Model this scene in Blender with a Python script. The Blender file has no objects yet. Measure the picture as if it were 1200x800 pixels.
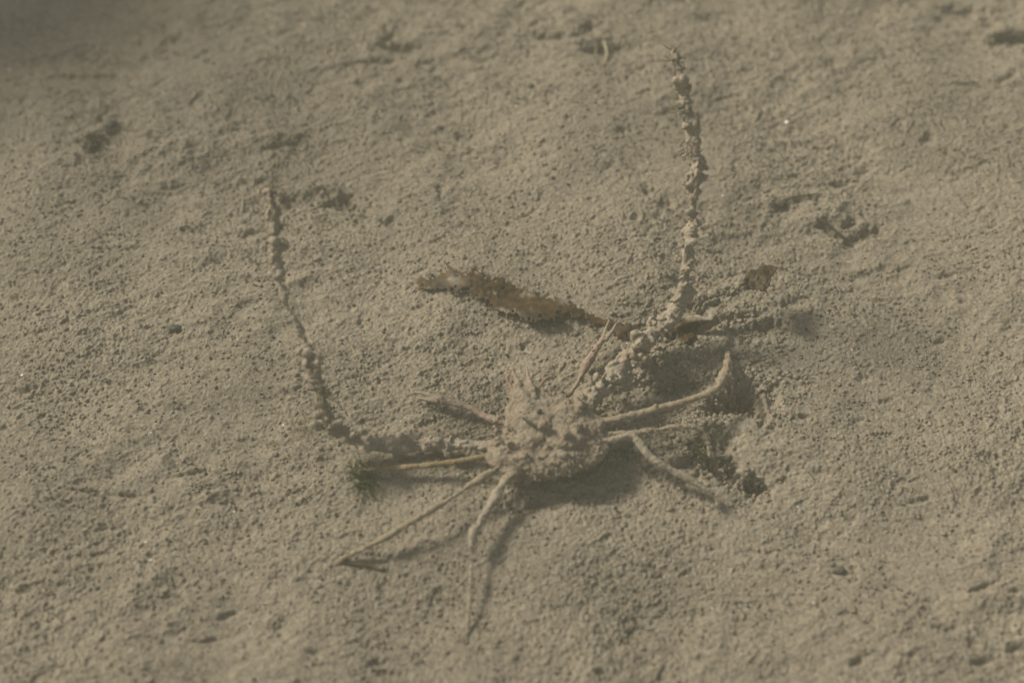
import bpy, bmesh, math, random
import numpy as np
from mathutils import Vector

# ------------------------------------------------------------------ camera
W, H = 1200.0, 800.0                     # pixel units used for placing things
LENS, SENSOR = 50.0, 36.0
PITCH = math.radians(56)
DIST = 0.60
sc = bpy.context.scene
C = sc.collection
cam_d = bpy.data.cameras.new('camera')
cam = bpy.data.objects.new('camera', cam_d)
C.objects.link(cam)
cam_pos = np.array([0.0, -DIST*math.cos(PITCH), DIST*math.sin(PITCH)])
cam.location = cam_pos
cam.rotation_euler = (math.pi/2 - PITCH, 0, 0)
cam_d.lens = LENS; cam_d.sensor_width = SENSOR
cam_d.clip_start = 0.01; cam_d.clip_end = 2000
cam_d.dof.use_dof = True
cam_d.dof.focus_distance = 0.592
cam_d.dof.aperture_fstop = 4.0
sc.camera = cam

# ------------------------------------------------------------------ light
SUN_DIR = Vector((1.0, -0.54, -0.92)).normalized()      # direction the light travels
to_sun = -SUN_DIR
elev = math.asin(to_sun.z)
az = math.atan2(to_sun.x, to_sun.y)
world = bpy.data.worlds.new('World'); sc.world = world
world.use_nodes = True
nt = world.node_tree
sky = nt.nodes.new('ShaderNodeTexSky'); sky.sky_type = 'NISHITA'; sky.sun_disc = False
sky.sun_elevation = elev; sky.sun_rotation = az
sky.dust_density = 4.0
bg = nt.nodes['Background']; bg.inputs[1].default_value = 0.072
nt.links.new(sky.outputs[0], bg.inputs[0])
sun_d = bpy.data.lights.new('sun', 'SUN'); sun_d.energy = 4.3; sun_d.angle = math.radians(12.0)
sun_d.color = (1.0, 0.95, 0.79)
sun = bpy.data.objects.new('sun', sun_d); C.objects.link(sun)
sun.rotation_euler = SUN_DIR.to_track_quat('-Z', 'Y').to_euler()
sun.location = (-1, 0.2, 1.2)
sc.view_settings.view_transform = 'Standard'
sc.view_settings.look = 'None'
sc.view_settings.gamma = 1
sc.view_settings.exposure = 0.22
sc.cycles.volume_bounces = 1
sc.cycles.max_bounces = 6

rng = np.random.default_rng(7)
random.seed(7)

# ------------------------------------------------------------------ noise
def _hash(ix, iy, iz, seed):
    h = (ix.astype(np.int64)*374761393 + iy.astype(np.int64)*668265263 + iz.astype(np.int64)*2147483647 + seed*974634777) & 0xffffffff
    h = ((h ^ (h >> 13)) * 1274126177) & 0xffffffff
    h = ((h ^ (h >> 16)) * 2246822519) & 0xffffffff
    return ((h ^ (h >> 15)) & 0xffffff) / float(0xffffff)
def noise2(x, y, seed=0):
    ix = np.floor(x); iy = np.floor(y); fx = x-ix; fy = y-iy
    ux = fx*fx*fx*(fx*(fx*6-15)+10); uy = fy*fy*fy*(fy*(fy*6-15)+10)
    z = np.zeros_like(ix)
    def g(dx, dy):
        a = _hash(ix+dx, iy+dy, z, seed)*2*math.pi
        return np.cos(a)*(fx-dx) + np.sin(a)*(fy-dy)
    a = g(0,0)*(1-ux) + g(1,0)*ux
    b = g(0,1)*(1-ux) + g(1,1)*ux
    return (a*(1-uy) + b*uy)*1.5
def noise3(p, seed=0):
    ip = np.floor(p); f = p-ip; u = f*f*(3-2*f)
    r = 0
    for dx in (0,1):
        wx = u[:,0] if dx else 1-u[:,0]
        for dy in (0,1):
            wy = u[:,1] if dy else 1-u[:,1]
            for dz in (0,1):
                wz = u[:,2] if dz else 1-u[:,2]
                r = r + wx*wy*wz*_hash(ip[:,0]+dx, ip[:,1]+dy, ip[:,2]+dz, seed)
    return r*2-1
def smooth(a, b, x):
    t = np.clip((x-a)/(b-a), 0, 1); return t*t*(3-2*t)

# ------------------------------------------------------------------ pixel -> world on the plane z = h
_f = LENS/SENSOR*W
_sp, _cp = math.sin(PITCH), math.cos(PITCH)
def at(px, py, h=0.0):
    px = np.asarray(px, float); py = np.asarray(py, float); h = np.asarray(h, float)
    cx = (px-W/2)/_f; cy = -(py-H/2)/_f
    dx = cx; dy = _cp + cy*_sp; dz = -_sp + cy*_cp
    t = (h-cam_pos[2])/dz
    return np.stack(np.broadcast_arrays(cam_pos[0]+dx*t, cam_pos[1]+dy*t, h), -1)
PX = DIST/_f                              # metres per pixel near the middle

# ------------------------------------------------------------------ the seabed relief
# (pixel x, pixel y, radius x, radius y, turn in degrees, depth) in pixels, depth in px too (positive = hollow)
FEAT = [
 (866,468,24,13,-8,22),(883,474,13,20,-20,23),(852,480,20,9,0,10),(785,452,30,8,5,9),(745,440,14,8,-30,5),(855,446,14,9,0,-9),(812,440,16,7,0,-6),(930,352,20,6,-15,6),(893,382,28,7,-8,11),(832,350,48,6,-29,-8),(842,378,44,6,-18,8),(848,522,16,16,0,9),(815,388,30,7,-20,8),(825,540,22,12,30,9),(905,470,8,14,-15,8),(850,552,10,14,-35,17),(881,566,14,9,25,18),
 (800,548,32,12,8,9),(655,585,70,17,-8,11),(600,600,40,12,-20,5),
 (400,232,26,10,10,9),(360,222,26,7,-12,5),(425,240,12,4,35,5),(455,255,10,6,0,6),(516,222,10,10,0,4),
 (108,168,13,9,40,10),(130,145,9,7,0,7),(116,128,5,8,30,6),(467,52,24,7,-5,8),(455,40,8,10,40,6),
 (440,70,30,4,-8,6),(655,45,24,6,8,8),(690,36,18,7,-40,9),(704,62,24,7,0,8),(740,60,30,8,-10,3),
 (1184,46,30,7,0,11),(1130,8,36,6,10,7),(1160,25,10,8,0,5),(978,268,22,4,38,9),(1000,278,12,6,0,8),
 (1022,270,16,8,0,8),(985,212,14,5,0,8),(995,258,20,5,-20,5),(915,240,9,7,0,6),(935,232,22,3,-10,5),
 (330,165,30,4,-12,7),(350,155,10,4,-30,6),(200,30,10,12,60,8),(170,55,60,10,0,4),(100,72,50,5,0,5),
 (60,40,60,16,0,6),(205,385,8,5,0,6),(300,660,10,5,0,2),(100,575,28,3,3,7),(150,578,26,3,0,6),(225,552,30,4,-15,6),
 (975,75,10,6,0,6),(960,235,8,6,0,4),(1150,690,20,4,-20,8),(1110,738,18,6,-15,10),(1190,695,8,5,0,8),
 (1060,770,10,5,0,8),(1005,775,14,5,-20,9),(985,670,8,4,0,7),(945,625,12,5,30,7),(1080,585,20,4,-10,6),
 (1100,735,10,5,0,6),(1150,775,18,5,-8,9),(1190,762,14,5,0,8),(1140,755,8,9,0,6),(900,665,10,4,30,6),
 (330,740,12,7,30,7),(370,768,10,5,20,6),(265,720,18,4,-25,6),(240,750,16,4,-15,6),(430,755,8,6,0,4),
 (405,225,10,5,0,3),(1160,355,12,5,0,6),(1030,345,20,5,15,7),(1060,310,14,5,0,5),(1130,350,8,5,0,6),
 (1090,160,8,8,60,5),(1010,195,12,4,-15,5),(760,225,8,8,0,6),(780,240,10,7,30,6),(700,160,8,5,0,3),
 (730,155,9,5,0,5),(800,95,10,5,0,4),(835,20,26,5,0,5),(820,135,10,4,0,5),(880,80,16,5,-20,5),
 (340,520,24,10,0,4),(375,470,6,12,0,7),(1015,440,12,6,-10,5),(1090,455,10,5,0,4),(1040,465,16,4,-20,5),
 (490,520,60,6,-3,6),(450,655,30,5,4,4),(505,625,45,9,-6,4),(560,575,8,4,0,3),(575,690,4,12,10,2),
 # raised heaps
 (790,425,45,18,-10,-9),(835,405,26,12,-15,-9),(760,440,30,12,0,-6),(845,375,30,8,-20,-4),(800,535,36,16,10,-6),
 (820,500,20,8,0,-5),(640,505,60,30,0,-6),(500,508,40,9,0,-8),(545,505,20,8,0,-6),(470,518,14,7,0,-6),(440,505,24,9,0,-6),(525,590,26,14,0,-5),
 (380,215,30,8,5,-6),(980,255,30,12,10,-5),(1010,255,20,8,0,-5),(1185,36,26,8,0,-8),(690,52,30,5,-10,-5),
 (115,115,20,10,0,-4),(410,380,10,8,0,0),(350,440,12,12,0,-4),(330,155,30,5,-10,-4),(600,330,80,26,8,-3),
]
_r = random.Random(21)
# small pits and clods everywhere
NEAR_CRAB = lambda fx, fy: (700 < fx < 960 and 300 < fy < 600) or fy < 285
FEAT = [(a, b_, c*(1 if NEAR_CRAB(a, b_) else .85), d*(1 if NEAR_CRAB(a, b_) else .6), e, f*(1 if NEAR_CRAB(a, b_) else .6)) for a, b_, c, d, e, f in FEAT]
for _ in range(120):
    s_ = _r.uniform(0.6, 1.0)**2
    FEAT.append((_r.uniform(-60, 1260), _r.uniform(-40, 840), 11*s_*_r.uniform(.7,1.7), 4.5*s_, _r.uniform(-40, 15), _r.choice([1, 1, -1])*4.0*s_))
_F = []
for (fx, fy, rx, ry, tn, d) in FEAT:
    c = at(fx, fy); _F.append((c[0], c[1], rx*PX, ry*PX/_sp, math.radians(-tn), d*PX))
def macro(x, y):
    """seabed height without the grain"""
    z = 0.0045*noise2(x*9+3.1, y*9+1.7, 11) + 0.0032*noise2(x*24, y*28, 12)
    pt = smooth(-0.35, 0.45, noise2(x*11+8, y*13, 14))
    z = z + pt*(0.0019*noise2(x*55+y*14, y*85-x*20, 13) - 0.0012*np.abs(noise2(x*95+y*30, y*150-x*40, 15)))
    z = z + 0.56*np.exp(-(((x+0.755)/0.20)**2+((y-0.50)/0.17)**2)**1.5)     # unseen bank added outside the frame to shade the far left corner
    # falls away towards the far left corner
    q = smooth(0.0, 1.0, (-(x+0.10)*0.9 + (y-0.12)*1.3)*3.2)
    z = z - 0.02*q
    for (cx, cy, rx, ry, tn, d) in _F:
        dx = x-cx; dy = y-cy
        m = (np.abs(dx) < 4.2*max(rx, ry)) & (np.abs(dy) < 4.2*max(rx, ry))
        if not np.any(m): continue
        dx = dx[m]; dy = dy[m]
        u = (dx*math.cos(tn)+dy*math.sin(tn))/rx; v = (-dx*math.sin(tn)+dy*math.cos(tn))/ry
        w = 0.55*noise2(dx*190+cx*90, dy*230+cy*70, 5)+0.40*noise2(dx*480+cx*50, dy*520, 6)
        r = np.sqrt(u*u+v*v)+w
        z[m] -= (1.35 if d > 0 else 1.0)*d*np.exp(-np.clip(r*(1.15 if d > 0 else 1.0), 0, 9)**2.2)
    return z
def gz(px, py):
    p = at(px, py); return macro(np.atleast_1d(p[...,0]).astype(float), np.atleast_1d(p[...,1]).astype(float))
def on_ground(px, py, up=0.0):
    """the point of the seabed seen at a pixel"""
    h = 0.0
    for _ in range(4):
        p = at(px, py, h); h = float(macro(np.array([p[0]]), np.array([p[1]]))[0])
    p = at(px, py, h); return Vector((p[0], p[1], h+up))

def grow(n0, step, reach, k):
    a = [0.0]; s = step
    while a[-1] < reach:
        if a[-1] > n0: s *= k
        a.append(a[-1]+s)
    a = np.array(a); return np.concatenate([-a[:0:-1], a])
def grid_mesh(name, X, Y, Z):
    ny, nx = X.shape
    me = bpy.data.meshes.new(name)
    co = np.stack([X, Y, Z], -1).reshape(-1, 3).astype(np.float32)
    i = np.arange((ny-1)*(nx-1)); r = i//(nx-1); c = i % (nx-1); a = r*nx+c
    q = np.stack([a, a+1, a+nx+1, a+nx], -1).astype(np.int32)
    me.vertices.add(len(co)); me.vertices.foreach_set('co', co.ravel())
    me.loops.add(q.size); me.loops.foreach_set('vertex_index', q.ravel())
    me.polygons.add(len(q)); me.polygons.foreach_set('loop_start', np.arange(0, q.size, 4, dtype=np.int32))
    me.polygons.foreach_set('use_smooth', np.ones(len(q), bool))
    me.update(calc_edges=True)
    return me
xs = grow(0.27, 0.00045, 8.0, 1.06)
ys = grow(0.26, 0.00047, 8.0, 1.06) + 0.04
X, Y = np.meshgrid(xs, ys)
x = X.ravel(); y = Y.ravel()
Z = macro(x, y)
near = (np.abs(x) < 0.6) & (np.abs(y-0.03) < 0.6)
xn = x[near]; yn = y[near]
ca, sa = math.cos(0.30), math.sin(0.30)
u0 = (xn*ca+yn*sa); v0 = (-xn*sa+yn*ca)
wx = 0.004*noise2(u0*40, v0*40, 31); wy = 0.004*noise2(u0*40+9, v0*40, 32)
u = u0*0.62+wx; v = v0+wy
rough = 0.65 + 0.5*noise2(xn*14, yn*14, 40)          # patches of rough and smooth silt
rough = np.clip(rough, 0.3, 1.1)
n1 = noise2(u*90, v*75, 21); n2 = noise2(u*160, v*160, 22); n3 = noise2(u*330+2, v*330, 23); n4 = noise2(u0*700, v0*760, 24)
n5 = noise2(u0*1200, v0*1300, 25)
zn = rough*(0.0006*n1 + 0.00045*n2 + 0.00040*n3 + 0.00055*n4 + 0.00050*n5)
pitn = noise2(u*120+7, v*120, 26)+0.35*noise2(u*300, v*300, 27)
zn -= rough*0.0014*smooth(0.50, 0.80, pitn)
pit2 = noise2(u0*420+7, v0*460, 28)+0.3*n4
zn -= rough*0.0008*smooth(0.42, 0.7, pit2)
lump = noise2(u*380+17, v*380+4, 29)+0.3*n4
zn += rough*0.0008*smooth(0.38, 0.7, lump)
Z[near] += zn
fine_for = (u0.copy(), v0.copy())

# ------------------------------------------------------------------ materials
def mat(name):
    m = bpy.data.materials.new(name); m.use_nodes = True
    t = m.node_tree; b = t.nodes['Principled BSDF']
    b.inputs['Roughness'].default_value = 0.9
    b.inputs['Specular IOR Level'].default_value = 0.15
    return m, t, b
def ramp(t, fac, stops):
    r = t.nodes.new('ShaderNodeValToRGB'); e = r.color_ramp.elements
    while len(e) < len(stops): e.new(0.5)
    for k, (p, c) in enumerate(stops):
        e[k].position = p; e[k].color = (*c, 1) if len(c) == 3 else c
    t.links.new(fac, r.inputs[0]); return r.outputs[0]
def tex(t, kind, scale, detail=3, rough=0.6, vec=None):
    n = t.nodes.new('ShaderNodeTexNoise' if kind == 'noise' else 'ShaderNodeTexVoronoi')
    n.inputs['Scale'].default_value = scale
    if kind == 'noise':
        n.inputs['Detail'].default_value = detail; n.inputs['Roughness'].default_value = rough
    if vec is not None: t.links.new(vec, n.inputs['Vector'])
    return n
def mix(t, fac, a, b, mode='MIX'):
    m = t.nodes.new('ShaderNodeMix'); m.data_type = 'RGBA'; m.blend_type = mode
    if isinstance(fac, (int, float)): m.inputs[0].default_value = fac
    else: t.links.new(fac, m.inputs[0])
    for s, v in ((6, a), (7, b)):
        if isinstance(v, tuple): m.inputs[s].default_value = (*v, 1)
        else: t.links.new(v, m.inputs[s])
    return m.outputs[2]
def bump(t, b, h, strength, dist):
    n = t.nodes.new('ShaderNodeBump'); n.inputs['Strength'].default_value = strength; n.inputs['Distance'].default_value = dist
    t.links.new(h, n.inputs['Height']); t.links.new(n.outputs[0], b.inputs['Normal'])
SILT = (0.335, 0.285, 0.220)
def silt_color(t, vec, base=SILT):
    lo = tuple(c*0.86 for c in base); hi = tuple(c*1.12 for c in base)
    big = ramp(t, tex(t, 'noise', 14, 3, 0.5, vec).outputs[0], [(0.3, lo), (0.7, hi)])
    mid = ramp(t, tex(t, 'noise', 260, 4, 0.7, vec).outputs[0], [(0.32, (0.74,0.73,0.72)), (0.5, (1,1,1)), (0.72, (1.08,1.08,1.07))])
    c = mix(t, 1.0, big, mid, 'MULTIPLY')
    gr = ramp(t, tex(t, 'noise', 620, 5, 0.8, vec).outputs[0], [(0.36, (0.60,0.59,0.58)), (0.47, (0.95,0.95,0.95)), (0.55, (1.04,1.04,1.03)), (0.66, (1.25,1.25,1.22))])
    c = mix(t, 1.0, c, gr, 'MULTIPLY')
    # grains: dark and rusty ones, and pale ones
    g = tex(t, 'voronoi', 1250, vec=vec)
    sp = t.nodes.new('ShaderNodeSeparateColor'); t.links.new(g.outputs['Color'], sp.inputs[0])
    dk = ramp(t, sp.outputs[0], [(0.0, (0.55,)*3), (0.05, (0.5,)*3), (0.09, (0,0,0))])
    c = mix(t, dk, c, (0.13, 0.115, 0.09))
    pk = ramp(t, sp.outputs[1], [(0.0, (0,0,0)), (0.88, (0,0,0)), (0.92, (0.6,)*3)])
    c = mix(t, pk, c, (0.42, 0.37, 0.28))
    ru = ramp(t, sp.outputs[2], [(0.0, (0,0,0)), (0.95, (0,0,0)), (0.97, (0.35,)*3)])
    c = mix(t, ru, c, (0.26, 0.16, 0.08))
    return c
m_sand, t, b = mat('silty_sand')
tc = t.nodes.new('ShaderNodeTexCoord')
t.links.new(silt_color(t, tc.outputs['Object']), b.inputs['Base Color'])
bump(t, b, tex(t, 'noise', 700, 5, 0.8, tc.outputs['Object']).outputs[0], 1.0, 0.0010)

def tag(o, label=None, cat=None, group=None, kind=None):
    if label: o['label'] = label
    if cat: o['category'] = cat
    if group: o['group'] = group
    if kind: o['kind'] = kind
    return o
def link(name, me, m=None, parent=None):
    o = bpy.data.objects.new(name, me); C.objects.link(o)
    if m:
        for mm in (m if isinstance(m, (list, tuple)) else [m]): me.materials.append(mm)
    if parent: o.parent = parent
    return o
seabed = link('seabed', grid_mesh('seabed', X, Y, Z.reshape(X.shape)), m_sand)
tag(seabed, 'rough silty sand seabed pitted with small hollows', 'ground', kind='structure')

# murky water
m_h = bpy.data.materials.new('murky_water'); m_h.use_nodes = True
t = m_h.node_tree; t.nodes.clear()
out = t.nodes.new('ShaderNodeOutputMaterial'); pv = t.nodes.new('ShaderNodeVolumePrincipled')
pv.inputs['Color'].default_value = (0.60, 0.595, 0.465, 1)
pv.inputs['Density'].default_value = 0.29
pv.inputs['Anisotropy'].default_value = 0.0
t.links.new(pv.outputs[0], out.inputs['Volume'])
bm = bmesh.new(); bmesh.ops.create_cube(bm, size=1)
for v_ in bm.verts: v_.co = Vector((v_.co.x*18, v_.co.y*18, -1.1 if v_.co.z < 0 else 0.62))
me = bpy.data.meshes.new('haze'); bm.to_mesh(me); bm.free()
haze = link('haze', me, m_h)
tag(haze, 'pale olive murk of the cloudy water', 'haze', kind='stuff')

# ------------------------------------------------------------------ shape helpers
def mesh_from(name, V, F, smoothed=True):
    me = bpy.data.meshes.new(name); me.from_pydata([tuple(map(float, v)) for v in V], [], F)
    if smoothed: me.polygons.foreach_set('use_smooth', np.ones(len(me.polygons), bool))
    me.update(); return me
class MB:
    def __init__(s): s.V = []; s.F = []
    def add(s, V, F):
        n = len(s.V); s.V += [tuple(v) for v in V]; s.F += [tuple(i+n for i in f) for f in F]
    def tube(s, pts, rad, n=8, jit=0.0):
        pts = [Vector(p) for p in pts]; V = []; F = []
        up = Vector((0.13, 0.21, 1)).normalized()
        for k, p in enumerate(pts):
            d = (pts[min(k+1, len(pts)-1)]-pts[max(k-1, 0)]).normalized()
            a = d.cross(up)
            if a.length < 1e-4: a = d.cross(Vector((1, 0, 0)))
            a.normalize(); c = a.cross(d).normalized()
            r = rad[k] if hasattr(rad, '__len__') else rad
            for j in range(n):
                th = 2*math.pi*j/n; rr = r*(1+jit*random.uniform(-1, 1))
                V.append(p + a*math.cos(th)*rr + c*math.sin(th)*rr)
        for k in range(len(pts)-1):
            for j in range(n):
                a_ = k*n+j; b_ = k*n+(j+1) % n
                F.append((a_, b_, b_+n, a_+n))
        V.append(pts[0]); V.append(pts[-1]); e0 = len(V)-2; e1 = len(V)-1; L = (len(pts)-1)*n
        for j in range(n):
            F.append((e0, (j+1) % n, j)); F.append((e1, L+j, L+(j+1) % n))
        s.add(V, F)
    def ball(s, c, r, sub=2, jit=0.0, rot=None):
        V, F = ICO[sub]
        r = Vector(r) if hasattr(r, '__len__') else Vector((r, r, r))
        out = []
        for v in V:
            k = 1+jit*random.uniform(-1, 1)
            q = Vector((v[0]*r.x*k, v[1]*r.y*k, v[2]*r.z*k))
            if rot is not None: q = rot @ q
            out.append(q+Vector(c))
        s.add(out, F)
    def clump(s, c, r):
        from mathutils import Euler
        q = Euler((random.uniform(0,6), random.uniform(0,6), random.uniform(0,6))).to_matrix()
        s.ball(c, (r*random.uniform(.7,1.8), r*random.uniform(.4,.9), r*random.uniform(.3,.8)), 2 if r > 0.001 else 1, 0.35, q)
    def mesh(s, name, smoothed=True): return mesh_from(name, s.V, s.F, smoothed)
ICO = {}
for sub in (1, 2, 3):
    bm = bmesh.new(); bmesh.ops.create_icosphere(bm, subdivisions=sub, radius=1)
    bm.verts.ensure_lookup_table()
    ICO[sub] = ([tuple(v.co) for v in bm.verts], [tuple(v.index for v in f.verts) for f in bm.faces]); bm.free()
def P(px, py, hpx):                       # pixel + height over the mean seabed in pixels
    return Vector(at(px, py, hpx*PX))
def catmull(pts, rad, n=8):
    q = [pts[0]]+list(pts)+[pts[-1]]; O = []; R = []
    for k in range(1, len(q)-2):
        for j in range(n):
            s_ = j/n; a, b_, c, d = (Vector(q[k-1]), Vector(q[k]), Vector(q[k+1]), Vector(q[k+2]))
            O.append(0.5*((2*b_)+(c-a)*s_+(2*a-5*b_+4*c-d)*s_*s_+(3*b_-a-3*c+d)*s_**3))
            R.append(rad[k-1]*(1-s_)+rad[k]*s_)
    O.append(Vector(pts[-1])); R.append(rad[-1]); return O, R

# ------------------------------------------------------------------ the crab: one continuous body
# limb: joints as (px, py, height px, radius px), crust 0..1, colour key
LIMBS = [
 # long front legs, overgrown, held up
 ('legR1', [(668,490,30,9),(700,462,34,10),(735,425,40,11),(768,386,46,10),(790,368,56,8),(800,345,76,7),(806,300,110,6.5),(812,240,150,6.5),(814,180,192,6.5),(804,120,236,6),(790,62,276,4)], 1.0, 'silt'),
 ('legL1', [(600,525,28,9),(560,521,20,7),(510,520,15,6),(455,522,16,6.5),(415,514,26,6.5),(388,492,46,6),(376,462,70,7.5),(366,430,94,8),(352,388,120,2.2),(334,350,146,2.6),(324,300,174,5.6),(322,255,200,6.8),(322,222,222,7.5)], 1.0, 'silt'),
 # bare walking legs
 ('legR2', [(672,505,26,6),(705,494,30,5.2),(760,482,34,4.8),(815,466,36,5.2),(838,456,36,6),(850,436,32,6.5),(853,420,20,4.5),(853,408,8,3)], 0.4, 'tan'),
 ('legR3', [(672,515,24,6),(710,510,28,4.6),(770,503,30,3.8),(812,500,28,4.2),(828,512,20,3.6),(832,535,6,2.6)], 0.35, 'tan'),
 ('legR4', [(668,528,22,7),(695,522,28,6.4),(722,514,34,5),(742,511,36,5),(758,531,32,4.6),(778,546,27,4.2),(805,560,20,5),(826,573,15,3.8),(837,581,11,2.8),(841,593,6,2.0)], 0.3, 'pale'),
 ('legL2', [(600,528,24,6),(568,535,24,4.5),(530,541,22,4),(480,547,16,4),(440,550,8,3.4),(420,552,2,2)], 0.25, 'brown'),
 ('legL3', [(606,542,22,6.5),(576,553,28,5),(530,582,32,4.4),(490,606,30,4.6),(450,630,24,4.4),(420,645,17,4.0),(400,655,10,3.4),(392,664,2,2)], 0.3, 'tan'),
 ('legL4', [(614,550,22,7),(594,562,26,6.4),(578,586,28,6),(562,612,28,7.5),(554,626,27,6),(553,650,21,2.8),(551,690,13,2.4),(548,730,5,2),(545,762,0,1.4)], 0.4, 'pale'),
 # the two thin claws at the front
 ('clawR', [(655,478,24,4.5),(672,455,20,4),(684,434,20,4.6),(698,410,24,6),(707,396,27,5.4)], 0.4, 'pink'),
 ('fingerRa', [(706,398,27,4),(709,388,27,2.8),(714,375,26,1.8)], 0.0, 'pale'),
 ('fingerRb', [(709,399,27,4),(717,388,27,2.8),(723,378,25,1.8)], 0.0, 'pale'),
 ('clawL', [(600,498,22,5),(570,488,15,4.2),(548,477,13,4.6),(528,471,13,5.4),(512,467,12,4.6)], 0.5, 'pink'),
 ('fingerLa', [(514,466,12,4),(500,462,11,2.6),(486,459,9,1.6)], 0.0, 'pale'),
 ('fingerLb', [(514,470,12,4),(500,468,10,2.6),(488,466,8,1.6)], 0.0, 'pale'),
 # rostrum horns and antennae
 ('hornA', [(618,470,44,8),(608,452,44,5),(603,440,44,3.0),(601,430,46,1.6)], 0.4, 'pink'),
 ('hornB', [(628,468,44,8),(622,450,44,4.6),(618,438,44,2.6),(617,428,45,1.4)], 0.4, 'pink'),
 ('feelerA', [(606,462,40,2.2),(596,448,40,2.2),(595,441,42,2.4),(600,437,44,1.8)], 0.0, 'orange'),
 ('feelerB', [(630,458,40,2.2),(636,447,42,2.2),(642,442,42,2.6),(649,441,42,1.6)], 0.0, 'orange'),
]
COL = {'silt': (0.335,0.283,0.218), 'tan': (0.30,0.237,0.162), 'pale': (0.33,0.278,0.21), 'brown': (0.25,0.175,0.085),
       'pink': (0.33,0.232,0.185), 'orange': (0.30,0.19,0.125)}
mb = MB()
samples = []                              # (position, radius, crust, colour) for painting and roughening
for (nm, J, crust, ck) in LIMBS:
    pts, rad = catmull([P(a, b_, h) for a, b_, h, r in J], [r*PX*(0.95 if crust > 0.9 else 0.80) for a, b_, h, r in J], 8)
    rad = [r*(1+0.30*float(noise3(np.array([list(p)])*190, 71)[0])) for p, r in zip(pts, rad)]
    mb.tube(pts, rad, 10)
    for k, (p, r) in enumerate(zip(pts, rad)):
        samples.append((p, r, crust, COL[ck]))
        if crust > 0.9:
            for _ in range(3):
                if random.random() < 0.8 and noise3(np.array([list(p)])*150, 77)[0] > -0.25 and r > 2.6*PX:
                    o = Vector((random.gauss(0,1), random.gauss(0,1), random.gauss(0,1))).normalized()*r*random.uniform(0.6, 1.7)
                    mb.clump(p+o*0.9, r*random.uniform(0.4, 1.1))
        elif random.random() < crust*1.2:
            o = Vector((random.gauss(0,1), random.gauss(0,1), random.gauss(0,1))).normalized()*r*0.9
            mb.clump(p+o*0.8, r*random.uniform(0.3, 0.75))
# hooked lumps on the overgrown legs
for (px, py, h, r) in [(722,440,44,11),(740,418,48,10),(708,455,40,10),(752,404,50,8),(690,468,36,9),(772,384,54,8),(784,372,60,8),
                       (804,318,104,7),(816,196,186,8),(812,224,164,7),(818,262,140,6),(800,130,232,8),(792,92,256,7),
                       (324,232,218,9),(318,252,206,7),(328,286,184,6),(322,322,162,6),(368,424,104,9),(380,452,86,9),(372,478,72,8),
                       (392,500,58,9),(408,510,48,9),(430,522,40,9),(356,408,112,7),(366,497,60,5),(350,498,60,4)]:
    for _ in range(5):
        mb.clump(P(px+random.uniform(-7,7), py+random.uniform(-7,7), h+random.uniform(-5,5)), r*PX*random.uniform(0.35,0.85))
body_s = []
for (px, py, h, rx, ry, rz) in [(645,515,32,46,40,17),(655,500,36,36,32,17),(628,488,38,28,28,15),(618,470,42,15,18,10),
                                (668,520,30,34,28,14),(610,532,28,28,22,12),(640,538,24,42,18,10),(632,498,44,18,16,11),(662,488,44,16,14,11),
                                (660,512,46,18,14,9),(625,514,42,16,13,10),(680,500,36,18,16,11)]:
    px = 642+(px-642)*1.15; py = 510+(py-510)*1.1; rx *= 1.18; ry *= 1.1; rz *= 0.86; h = h*0.93
    mb.ball(P(px, py, h), (rx*PX, ry*PX, rz*PX), 3, 0.03)
    body_s.append((P(px, py, h), rx*PX))
for k in range(150):                       # knobs and silt-bound growth on the carapace
    a = random.uniform(0, 2*math.pi); q = math.sqrt(random.random())
    px = 643+math.cos(a)*q*66; py = 510+math.sin(a)*q*50
    if py < 476 and abs(px-632) > 40: continue
    h = 25+20*math.sqrt(max(0, 1-q*q)); r = PX*random.uniform(1.5, 6)
    mb.clump(P(px, py, h-3), r*0.9)
for (px, py, h, r) in [(607,556,20,6),(618,560,18,6),(630,558,20,7),(645,556,20,6),(658,553,20,6),(598,548,24,6),(672,545,22,6),
                       (640,560,16,4),(664,508,54,6),(677,500,50,6),(636,497,56,5)]:
    mb.ball(P(px, py, h), PX*r, 2, 0.15)
raw = link('raw', mb.mesh('raw'))
md = raw.modifiers.new('r', 'REMESH'); md.mode = 'VOXEL'; md.voxel_size = 0.00042; md.adaptivity = 0
dg = bpy.context.evaluated_depsgraph_get(); dg.update()
me = bpy.data.meshes.new_from_object(raw.evaluated_get(dg)); me.name = 'spider_crab'
bpy.data.objects.remove(raw)
n = len(me.vertices); co = np.empty(n*3, np.float32); me.vertices.foreach_get('co', co); co = co.reshape(-1, 3).astype(float)
no = np.empty(n*3, np.float32); me.vertex_normals.foreach_get('vector', no); no = no.reshape(-1, 3).astype(float)
SP = np.array([list(s[0]) for s in samples]); SR = np.array([s[1] for s in samples]); SC = np.array([s[2] for s in samples]); SK = np.array([s[3] for s in samples])
BP = np.array([list(s[0]) for s in body_s]); BR = np.array([s[1] for s in body_s])
col = np.empty((n, 3)); cr = np.empty(n)
for s0 in range(0, n, 20000):
    c = co[s0:s0+20000]
    d = np.linalg.norm(c[:, None]-SP[None], axis=2)-SR[None]
    k = d.argmin(1); dl = d[np.arange(len(c)), k]
    db = (np.linalg.norm(c[:, None]-BP[None], axis=2)-BR[None]).min(1)
    wb = smooth(0.0012, -0.0012, db)[:, None]
    col[s0:s0+20000] = SK[k]*(1-wb)+np.array([0.25, 0.195, 0.142])*wb
    cr[s0:s0+20000] = SC[k]*(1-wb[:, 0])+0.85*wb[:, 0]
nz = noise3(co*420, 3)*0.55+noise3(co*1100, 4)*0.45+noise3(co*2200, 5)*0.35
lown = noise3(co*np.array([210, 300, 260]), 61)
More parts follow.
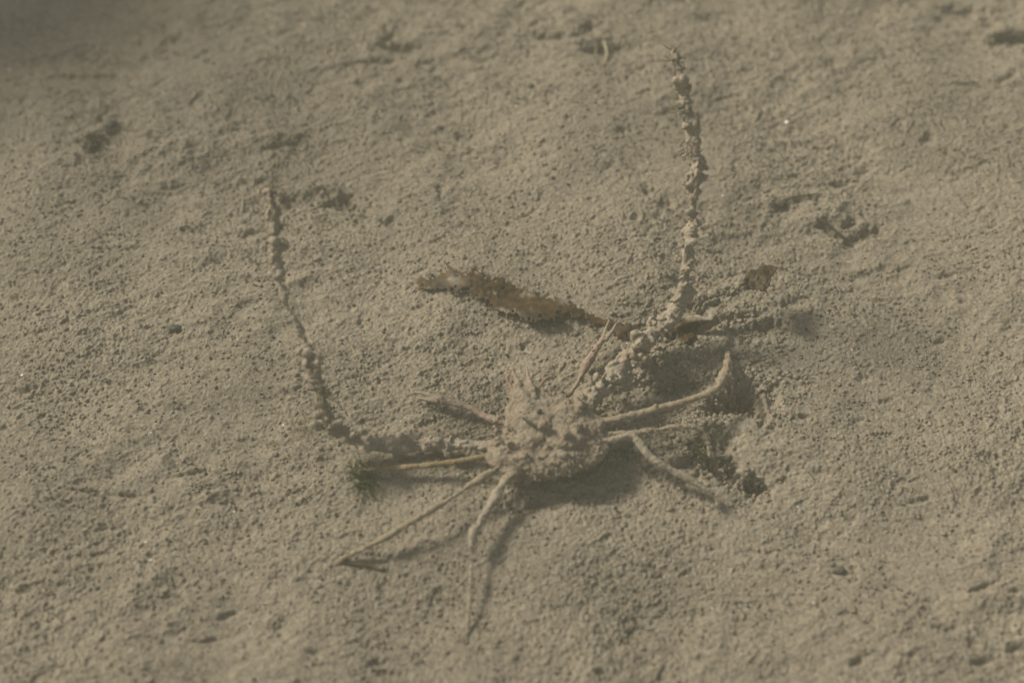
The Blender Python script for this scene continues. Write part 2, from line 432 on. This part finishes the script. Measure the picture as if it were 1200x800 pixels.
disp = (0.00022+0.00060*cr)*nz + 0.0015*cr*np.sign(lown)*np.abs(lown)**1.3
co2 = co+no*disp[:, None]
me.vertices.foreach_set('co', co2.astype(np.float32).ravel())
# silt settles on what faces up; growth in patches of its own
sil = np.clip(0.25+0.75*noise3(co*260, 8)+0.5*(no[:, 2]-0.3), 0, 1)*(0.55+0.45*cr)
col = col*(1-sil[:, None]*0.8)+np.array(SILT)[None]*0.82*sil[:, None]*0.8
pinkish = smooth(0.25, 0.7, noise3(co*150, 9))[:, None]*cr[:, None]*0.25
col = col*(1-pinkish)+np.array([0.40, 0.25, 0.18])*pinkish
grey = smooth(0.35, 0.7, noise3(co*330, 12))[:, None]*cr[:, None]*0.15
col = col*(1-grey)+np.array([0.12, 0.115, 0.095])*grey
attr = me.color_attributes.new('growth_color', 'FLOAT_COLOR', 'POINT')
attr.data.foreach_set('color', np.concatenate([col, np.ones((n, 1))], 1).astype(np.float32).ravel())
me.polygons.foreach_set('use_smooth', np.ones(len(me.polygons), bool)); me.update()
m_crab, t, b = mat('crab_shell_and_growth')
va = t.nodes.new('ShaderNodeVertexColor'); va.layer_name = 'growth_color'
tc = t.nodes.new('ShaderNodeTexCoord')
fine = ramp(t, tex(t, 'noise', 800, 4, 0.7, tc.outputs['Object']).outputs[0], [(0.3, (0.62,)*3), (0.5, (1,1,1)), (0.7, (1.25,1.22,1.18))])
t.links.new(mix(t, 1.0, va.outputs[0], fine, 'MULTIPLY'), b.inputs['Base Color'])
b.inputs['Roughness'].default_value = 0.8
bump(t, b, tex(t, 'noise', 1200, 3, 0.7, tc.outputs['Object']).outputs[0], 0.6, 0.0005)
crab = link('spider_crab', me, m_crab)
tag(crab, 'spider crab overgrown with silt, long front legs raised, crouching on the seabed', 'crab')

def simple_mat(name, c1, c2, scale=300, rough=0.85, spec=0.2, silt=0.0, bumpd=0.0004):
    m, t, b = mat(name); tc = t.nodes.new('ShaderNodeTexCoord')
    c = ramp(t, tex(t, 'noise', scale, 4, 0.65, tc.outputs['Object']).outputs[0], [(0.35, c1), (0.68, c2)])
    if silt:
        f = ramp(t, tex(t, 'noise', 170, 5, 0.65, tc.outputs['Object']).outputs[0], [(silt, (0,0,0)), (silt+0.05, (1,1,1))])
        c = mix(t, f, c, silt_color(t, tc.outputs['Object']))
    t.links.new(c, b.inputs['Base Color']); b.inputs['Roughness'].default_value = rough; b.inputs['Specular IOR Level'].default_value = spec
    bump(t, b, tex(t, 'noise', 900, 3, 0.6, tc.outputs['Object']).outputs[0], 0.5, bumpd)
    return m
m_tuft = simple_mat('hydroid_growth', (0.16,0.14,0.09), (0.30,0.26,0.18))
m_alga = simple_mat('green_alga', (0.045,0.065,0.022), (0.12,0.14,0.055))
m_dark = simple_mat('dark_debris', (0.035,0.032,0.028), (0.10,0.088,0.065), silt=0.58)
m_twig = simple_mat('rotten_wood', (0.05,0.038,0.024), (0.13,0.10,0.06), silt=0.60)
m_pale = simple_mat('pale_tube', (0.34,0.28,0.20), (0.45,0.38,0.27))
m_eye = simple_mat('crab_eye', (0.03,0.025,0.02), (0.09,0.06,0.035), rough=0.35, spec=0.5)
m_shell, t, b = mat('shell_chip'); b.inputs['Base Color'].default_value = (0.68,0.65,0.58,1); b.inputs['Roughness'].default_value = 0.35; b.inputs['Specular IOR Level'].default_value = 0.9
m_stone = simple_mat('dark_pebble', (0.06,0.062,0.055), (0.14,0.135,0.11), silt=0.62)

def strands(mb, base, n, length, r, spread, up=1.0, flop=(0,0,0)):
    for _ in range(n):
        p = Vector(base)+Vector((random.gauss(0,1), random.gauss(0,1), 0))*spread
        d = Vector((random.gauss(0,.6), random.gauss(0,.6), up*random.uniform(0.3,1)))+Vector(flop)
        d.normalize(); pts = [p]; L = length*random.uniform(0.5, 1.2); m = 6
        for k in range(m):
            d = (d+Vector((random.gauss(0,.28), random.gauss(0,.28), random.gauss(0,.2)-0.08))).normalized()
            pts.append(pts[-1]+d*L/m)
        mb.tube(pts, [r*(1-0.75*k/m) for k in range(m+1)], 5)
# child parts of the crab: hydroid tufts on the raised legs, eyes, a dark stuck fragment
for (px, py, h, n_, L) in [(800,120,236,7,16),(790,66,272,8,16),(812,172,196,6,14),(322,226,220,8,16),(324,270,192,6,12),
                           (366,426,100,8,16),(380,466,78,7,16),(358,498,62,6,20),(744,412,48,8,13),(712,452,40,8,12),(662,486,46,6,10)]:
    mb = MB(); strands(mb, P(px, py, h), n_*3, L*PX, 1.1*PX, 5*PX, up=0.2)
    link('hydroid_tuft', mb.mesh('hydroid_tuft'), m_tuft, crab)
for (px, py, h) in [(612,484,46),(632,482,52)]:
    mb = MB(); mb.ball(P(px, py, h), 3.4*PX, 2, 0.05); mb.tube([P(px+2, py+4, h-8), P(px, py, h)], [3*PX, 2.4*PX], 8)
    link('eye', mb.mesh('eye'), m_eye, crab)
mb = MB(); pts, rad = catmull([P(612,489,50), P(619,494,52), P(629,499,52), P(640,503,51)], [1.0*PX, 1.7*PX, 1.4*PX, 0.8*PX], 5)
mb.tube(pts, rad, 7, 0.2); link('dark_fragment', mb.mesh('dark_fragment'), m_dark, crab)

for (nm, J, crust, ck) in LIMBS:           # silted bristles along each walking leg
    if not nm.startswith('leg'): continue
    pts, rad = catmull([P(a, b_, h) for a, b_, h, r in J], [r*PX*0.8 for a, b_, h, r in J], 14)
    mb = MB()
    for k in range(4, len(pts)-1):
        ax = (pts[k+1]-pts[k]).normalized()
        for _ in range(3):
            if random.random() < 0.45: continue
            o = Vector((random.gauss(0,1), random.gauss(0,1), random.gauss(0,1))); o = (o-ax*o.dot(ax)).normalized()
            d = (o+ax*random.uniform(0.2, 1.2)).normalized(); L = PX*random.uniform(2, 5.5)
            p0 = pts[k]+o*rad[k]*0.6
            mb.tube([p0, p0+d*L*.6, p0+d*L+Vector((0, 0, -L*.15))], [0.55*PX, 0.5*PX, 0.3*PX], 4)
    link('leg_bristles', mb.mesh('leg_bristles'), m_sand, crab)

mb = MB()                                  # silted hairs standing off the shell
for k in range(230):
    a = random.uniform(0, 2*math.pi); q = 0.55+0.5*random.random()
    px = 643+math.cos(a)*min(q, 1)*70; py = 510+math.sin(a)*min(q, 1)*52
    p = P(px, py, 22+24*math.sqrt(max(0, 1-min(q, 1)**2)))
    d = Vector((math.cos(a)+random.gauss(0,.6), -math.sin(a)+random.gauss(0,.6), random.uniform(0.0, 0.9))).normalized(); L = PX*random.uniform(2, 6)
    mb.tube([p, p+d*L*.6, p+d*L+Vector((0, 0, -L*.25))], [0.9*PX, 0.8*PX, 0.35*PX], 4, 0.2)
link('shell_bristles', mb.mesh('shell_bristles'), m_sand, crab)

# ------------------------------------------------------------------ fronds of dead kelp
def poly_inside(px, py, poly):
    ins = np.zeros(px.shape, bool); n = len(poly); j = n-1
    for i in range(n):
        xi, yi = poly[i]; xj, yj = poly[j]
        c = ((yi > py) != (yj > py)) & (px < (xj-xi)*(py-yi)/(yj-yi+1e-12)+xi)
        ins ^= c; j = i
    return ins
def frond(name, poly, hfun, m, step=1.25, seed=1, holes=0.62, wav=2.2, silt=None, gr=0.6, jag=1.0):
    poly = np.array(poly, float); x0, y0 = poly.min(0)-6; x1, y1 = poly.max(0)+6
    gx = np.arange(x0, x1, step); gy = np.arange(y0, y1, step); GX, GY = np.meshgrid(gx, gy)
    jx = GX+jag*(7*noise2(GX/10, GY/10, seed)+6*noise2(GX/4, GY/4, seed+1)); jy = GY+jag*(6*noise2(GX/10+5, GY/10, seed+2)+6*noise2(GX/4, GY/4, seed+3))
    ins = poly_inside(jx, jy, poly)
    ins &= noise2(GX/11+3, GY/7, seed+7)+0.3*noise2(GX/4, GY/4, seed+8) < holes
    hp = hfun(GX, GY)+wav*noise2(GX/16, GY/10, seed+5)+gr*noise2(GX/4, GY/4, seed+6)+gr*0.7*noise2(GX/2.1, GY/2.1, seed+9)
    p = at(GX, GY, hp*PX)
    idx = -np.ones(GX.shape, int); V = []; F = []
    ny, nx = GX.shape
    cell = ins[:-1, :-1] & ins[1:, :-1] & ins[:-1, 1:] & ins[1:, 1:]
    for r, c in zip(*np.nonzero(cell)):
        f = []
        for (a, b_) in ((r+1, c), (r+1, c+1), (r, c+1), (r, c)):
            if idx[a, b_] < 0: idx[a, b_] = len(V); V.append(p[a, b_])
            f.append(idx[a, b_])
        F.append(tuple(f))
    me = mesh_from(name, V, F)
    if silt is not None:
        sv = np.zeros(len(V)); k_ = idx >= 0; sv[idx[k_]] = np.clip(silt(GX[k_], GY[k_])+0.5*noise2(GX[k_]/5, GY[k_]/5, 60), 0, 1)
        at_ = me.attributes.new('silt_cover', 'FLOAT', 'POINT'); at_.data.foreach_set('value', sv.astype(np.float32))
    o = link(name, me, m)
    s = o.modifiers.new('thick', 'SOLIDIFY'); s.thickness = 0.0005; s.offset = 0
    return o
def kelp_mat(name, silt, cloud):
    m, t, b = mat(name); tc = t.nodes.new('ShaderNodeTexCoord'); v_ = tc.outputs['Object']
    c = ramp(t, tex(t, 'noise', 210, 4, 0.6, v_).outputs[0], [(0.34, (0.016,0.010,0.005)), (0.48, (0.042,0.023,0.007)), (0.68, (0.100,0.055,0.012))])
    f = ramp(t, tex(t, 'noise', cloud, 5, 0.7, v_).outputs[0], [(silt, (0,0,0)), (silt+0.10, (0.9,)*3)])
    sa_ = t.nodes.new('ShaderNodeAttribute'); sa_.attribute_name = 'silt_cover'
    mx = t.nodes.new('ShaderNodeMath'); mx.operation = 'MAXIMUM'; t.links.new(f, mx.inputs[0]); t.links.new(sa_.outputs['Fac'], mx.inputs[1])
    c = mix(t, mx.outputs[0], c, silt_color(t, v_, (0.25, 0.215, 0.165)))
    t.links.new(c, b.inputs['Base Color']); b.inputs['Roughness'].default_value = 0.6; b.inputs['Specular IOR Level'].default_value = 0.3
    bump(t, b, tex(t, 'noise', 500, 3, 0.6, v_).outputs[0], 0.4, 0.0006)
    return m
m_kelp = kelp_mat('brown_kelp', 0.63, 120); m_kelp2 = kelp_mat('silted_kelp', 0.62, 60)
K1 = [(484,330),(494,324),(505,323),(520,320),(522,308),(530,312),(545,318),(558,317),(575,324),(592,328),(605,335),(622,341),(640,346),(652,351),(668,357),(680,360),
      (700,370),(712,376),(735,378),(752,380),(748,392),(742,400),(730,396),(712,386),(695,381),(676,373),(660,370),(652,376),(630,376),(610,375),(592,370),(576,364),(566,354),(556,346),(540,342),(515,341),(498,340),(487,341)]
def h1(gx, gy): return 5+13*np.exp(-((gx-625)/35)**2)*smooth(345, 368, gy)+2*np.sin(gx/17)
def base_h(gx, gy):
    p = at(gx, gy); return macro(p[..., 0].ravel().copy(), p[..., 1].ravel().copy()).reshape(gx.shape)/PX
k1 = frond('kelp_frond', K1, lambda a, b_: h1(a, b_)+base_h(a, b_), m_kelp, seed=3, holes=0.8, gr=0.15, wav=0.9, silt=lambda a, b_: 0.9*np.exp(-((a-533)/9)**2-((b_-328)/6)**2)+1.2*np.exp(-((a-588)/9)**2-((b_-366)/5)**2)+0.9*np.exp(-((a-618)/10)**2-((b_-344)/5)**2)+np.exp(-((a-662)/10)**2-((b_-352)/6)**2)-0.2)
tag(k1, 'ragged brown kelp strip lying left of the crab\'s right claw, torn at its edge', 'kelp')
K2 = [(768,410),(774,388),(792,372),(812,366),(828,352),(846,346),(858,334),(872,326),(880,316),(896,310),(914,311),(906,322),(903,332),(898,342),(880,340),(862,338),(856,352),(848,360),(838,374),(820,382),(812,396),(800,404)]
def h2(gx, gy): return 3+50*np.clip((gx-790)/105, 0, 1)**0.9
k2 = frond('kelp_frond', K2, lambda a, b_: h2(a, b_)+base_h(a, b_), m_kelp2, seed=9, holes=1.3, gr=1.3, jag=0.35, silt=lambda a, b_: 1.1-2.2*np.exp(-((a-806)/36)**2-((b_-388)/13)**2)-2.2*np.exp(-((a-895)/24)**4-((b_-324)/26)**4)-0.9*np.exp(-((a-846)/8)**2-((b_-362)/8)**2))
tag(k2, 'silt-dusted kelp strip rising from behind the crab\'s right front leg to a bare brown tip', 'kelp')

# ------------------------------------------------------------------ green algae
def tuft(px, py, n_, L, label, flop=(0,0,0)):
    mb = MB(); 
    for _ in range(max(1, n_//6)):
        strands(mb, on_ground(px+random.gauss(0, 7), py+random.gauss(0, 7), -0.0005), 6, L*PX, 0.8*PX, 4*PX, up=0.6, flop=flop)
    return tag(link('green_alga', mb.mesh('green_alga'), m_alga), label, 'alga')
tuft(428, 562, 110, 26, 'wispy green alga tuft on the sand under the crab\'s tan left leg tip')
tuft(820, 525, 90, 18, 'dark green alga tuft behind the crab\'s hooked right walking leg')
tuft(722, 536, 60, 12, 'short green alga tuft in the shade against the crab\'s right side')

# ------------------------------------------------------------------ twigs, tubes, debris, stones
def twig(name, pts, r, m, label, cat, lift=0.4):
    q = [on_ground(a, b_, (h+lift)*PX) for a, b_, h in pts]
    P_, R_ = catmull(q, [r*PX*(0.8+0.4*random.random()) for _ in q], 6)
    mb = MB(); mb.tube(P_, R_, 7, 0.18)
    return tag(link(name, mb.mesh(name), m), label, cat)
twig('twig', [(398,658,2),(415,661,2),(432,663,1.5),(450,668,0)], 2.6, m_twig, 'dark stubby twig lying at the tip of the crab\'s long tan left leg', 'twig')
twig('twig', [(362,497,2),(372,499,3),(388,500,1)], 2.2, m_twig, 'short dark twig beside the bend of the overgrown left leg', 'twig')
twig('twig', [(960,258,2),(972,266,3),(984,276,2),(992,282,0)], 2.0, m_twig, 'slanting dark twig at the rim of the hollow in the upper right', 'twig')
twig('twig', [(1119,99,2),(1132,99,2),(1144,97,2)], 1.1, m_twig, 'thin straight brown twig alone on smooth silt at the upper right', 'twig')
twig('twig', [(905,240,1),(925,234,3),(945,230,2),(960,228,0)], 1.1, m_twig, 'fine wavy brown twig beside the round dark pebble', 'twig')
twig('worm_tube', [(697,72,-1),(698,64,6),(698,57,12)], 1.0, m_pale, 'thin pale worm tube, left of a pair standing up by the far hollow', 'worm tube', 0)
twig('worm_tube', [(709,74,-1),(711,66,6),(707,57,13)], 1.6, m_pale, 'thicker pale worm tube, right of a pair standing up by the far hollow', 'worm tube', 0)

def lump(name, px, py, rx, ry, rz, m, label, cat, n_=7, turn=0.0):
    mb = MB(); c = on_ground(px, py, 0)
    mb.ball(c+Vector((0, 0, rz*PX*0.3)), (rx*PX, ry*PX, rz*PX), 3)
    for _ in range(n_):
        a = random.uniform(0, 6.28)
        mb.ball(c+Vector((math.cos(a)*rx*PX*0.75, math.sin(a)*ry*PX*0.75, rz*PX*random.uniform(0,0.6))), PX*min(rx, ry)*random.uniform(0.3,0.6), 2)
    V = np.array(mb.V); s = np.array(c)
    d = V-s; l = np.linalg.norm(d, axis=1, keepdims=True)+1e-9
    V = V+d/l*(noise3(V*500, 44)*0.22+noise3(V*1400, 45)*0.12)[:, None]*min(rx, ry)*PX
    mb.V = [tuple(v) for v in V]
    return tag(link(name, mb.mesh(name), m), label, cat)
def fuzz(px, py, rx, ry, n_, label):
    mb = MB()
    for _ in range(n_):
        a = random.uniform(0, 6.28); q = math.sqrt(random.random())
        c = on_ground(px+math.cos(a)*q*rx, py+math.sin(a)*q*ry, 0.0004)
        if random.random() < 0.35: mb.ball(c, (PX*random.uniform(1,2.6), PX*random.uniform(1,2.6), PX*random.uniform(.6,1.6)), 1, 0.4)
        else: strands(mb, c, 1, PX*random.uniform(4, 10), 0.7*PX, 0.2*PX, up=0.25)
    tag(link('debris_clump', mb.mesh('debris_clump'), m_dark), label, 'debris')
fuzz(851, 551, 9, 11, 170, 'dark furry debris clump just right of the crab\'s hooked right leg tip')
fuzz(882, 567, 13, 8, 170, 'dark furry debris clump, the outer of two right of the crab')
fuzz(110, 168, 16, 12, 170, 'blackish debris clump lying alone in the upper left')
fuzz(1188, 46, 22, 6, 150, 'dark debris ledge at the upper right edge')
lump('pebble', 622, 102, 4, 4, 4, m_stone, 'small near-black pebble above the kelp, far from the crab', 'pebble', 2)
lump('pebble', 915, 240, 8, 6, 5, m_stone, 'round grey pebble left of the slanting dark twig', 'pebble', 2)
lump('pebble', 516, 150, 5, 3, 3, m_stone, 'flat dark pebble left of the near-black one', 'pebble', 2)
lump('pebble', 130, 145, 8, 6, 5, m_stone, 'grey pebble beside the blackish clump in the upper left', 'pebble', 2)
lump('pebble', 984, 668, 6, 4, 4, m_stone, 'dark pebble in the lower right between two shell chips', 'pebble', 2)
lump('pebble', 205, 384, 7, 4, 3, m_stone, 'low grey pebble out on the plain sand at the left', 'pebble', 2)

# bright shell chips
CHIPS = [(921,147,4,'white shell chip right of the raised right leg, the largest in the upper right'),
 (846,233,3,'white shell chip close beside the raised right front leg'),
 (605,129,3.4,'cream shell chip below the near-black pebble'),
 (12,86,3.6,'white shell chip at the upper left edge'),
 (192,113,3,'whitish shell chip in the upper left between two dark clumps'),
 (316,171,4,'white shell chip at the left end of a short dark ridge'),
 (357,33,3,'pale shell chip near the top edge, left of centre'),
 (178,659,3.4,'white shell chip at the lower left, lower one of a close pair'),
 (172,638,3,'pale shell chip at the lower left, upper one of a close pair'),
 (206,650,3.2,'bright shell chip on the right of the lower left three'),
 (934,597,4,'brightest white shell chip right of the dark debris clumps'),
 (952,709,3.2,'white shell chip at the lower right beside a dark pebble'),
 (834,715,4,'pale oval shell chip near the lower edge, right of centre'),
 (795,575,2.4,'tiny cream shell chip below the hooked right leg'),
 (742,428,3,'small glinting shell chip stuck beside the overgrown right leg'),
 (28,443,3.4,'white shell chip near the left edge at mid height'),
 (178,510,2.6,'tiny white shell chip on plain sand left of the crab'),
 (333,501,3,'white shell chip left of the short dark twig'),
 (470,497,2.2,'tiny white shell chip above the crab\'s brown left leg'),
 (997,413,2.4,'tiny yellowish shell chip out on the sand right of the crab'),
 (1142,98,2.2,'tiny shell chip at the end of the thin straight twig'),
 (276,602,2.4,'tiny white shell chip between the left leg tip and the lower left three'),
 (905,68,2.6,'tiny pale shell chip high up right of the raised leg tip'),
 (985,18,3,'pale shell chip near the top edge at the right')]
for (px, py, s, lab) in CHIPS:
    s *= 1.45
    h = 6 if (px, py) != (742,428) else 46
    c = on_ground(px, py, 0.0022) if h == 6 else P(px, py, 50)
    bm = bmesh.new(); k = random.randint(5, 7)
    ring = [bm.verts.new((math.cos(6.283*j/k)*s*PX*0.5*random.uniform(0.6,1.2), math.sin(6.283*j/k)*s*PX*0.42*random.uniform(0.6,1.2), 0)) for j in range(k)]
    f = bm.faces.new(ring); r_ = bmesh.ops.extrude_face_region(bm, geom=[f])
    for v_ in [g for g in r_['geom'] if isinstance(g, bmesh.types.BMVert)]: v_.co.z += 0.0004; v_.co *= 0.85
    bmesh.ops.recalc_face_normals(bm, faces=bm.faces)
    me = bpy.data.meshes.new('shell_chip'); bm.to_mesh(me); bm.free()
    o = link('shell_chip', me, m_shell); o.location = c
    o.rotation_euler = (random.uniform(-.5,.3), random.uniform(-.7,-.1), random.uniform(0,6))
    tag(o, lab, 'shell chip', 'bright shell chips scattered over the seabed')

# ------------------------------------------------------------------ loose silt crumbs: uncountable
def crumbs(name, count, rmin, rmax, m, label, seed, region=None):
    g = np.random.default_rng(seed)
    cx = g.uniform(-0.34, 0.34, count); cy = g.uniform(-0.26, 0.42, count)
    if region: 
        q = at(g.normal(region[0], region[2], count), g.normal(region[1], region[3], count)); cx = q[:, 0]; cy = q[:, 1]
    keep = noise2(cx*30, cy*30, seed)+g.uniform(-.5,.5,count) > -0.05; cx = cx[keep]; cy = cy[keep]; n = len(cx)
    cz = macro(cx.copy(), cy.copy())
    V0 = np.array([(1,0,0),(-1,0,0),(0,1,0),(0,-1,0),(0,0,1),(0,0,-1)], float); F0 = np.array([(0,2,4),(2,1,4),(1,3,4),(3,0,4),(2,0,5),(1,2,5),(3,1,5),(0,3,5)]); nv = 6
    r = rmin+(rmax-rmin)*g.random(n)**3
    V = V0[None]*(1+g.uniform(-.35,.35,(n, nv, 1)))*r[:, None, None]*np.array([1.2, 1.0, 0.7])
    V = V+np.stack([cx, cy, cz+r*0.25], 1)[:, None]
    F = F0[None]+(np.arange(n)*nv)[:, None, None]
    me = bpy.data.meshes.new(name); V = V.reshape(-1, 3).astype(np.float32); F = F.reshape(-1, 3).astype(np.int32)
    me.vertices.add(len(V)); me.vertices.foreach_set('co', V.ravel()); me.loops.add(F.size); me.loops.foreach_set('vertex_index', F.ravel())
    me.polygons.add(len(F)); me.polygons.foreach_set('loop_start', np.arange(0, F.size, 3, dtype=np.int32)); me.update(calc_edges=True)
    return tag(link(name, me, m), label, 'silt', kind='stuff')
crumbs('silt_crumbs', 150000, 0.0002, 0.0010, m_sand, 'loose crumbs of silt strewn over the seabed', 5)
crumbs('dark_grit', 16000, 0.0002, 0.0008, m_dark, 'scattered dark grit in the silt', 6)
crumbs('pale_grit', 6000, 0.00015, 0.0005, m_pale, 'scattered pale sand grains on the silt', 9)
crumbs('crab_silt', 6000, 0.0003, 0.0016, m_sand, 'heaped crumbs of silt stirred up right of the crab', 8, (815, 435, 48, 48))
crumbs('shell_grit', 900, 0.00018, 0.00055, m_shell, 'tiny glinting shell grit in the silt', 19)
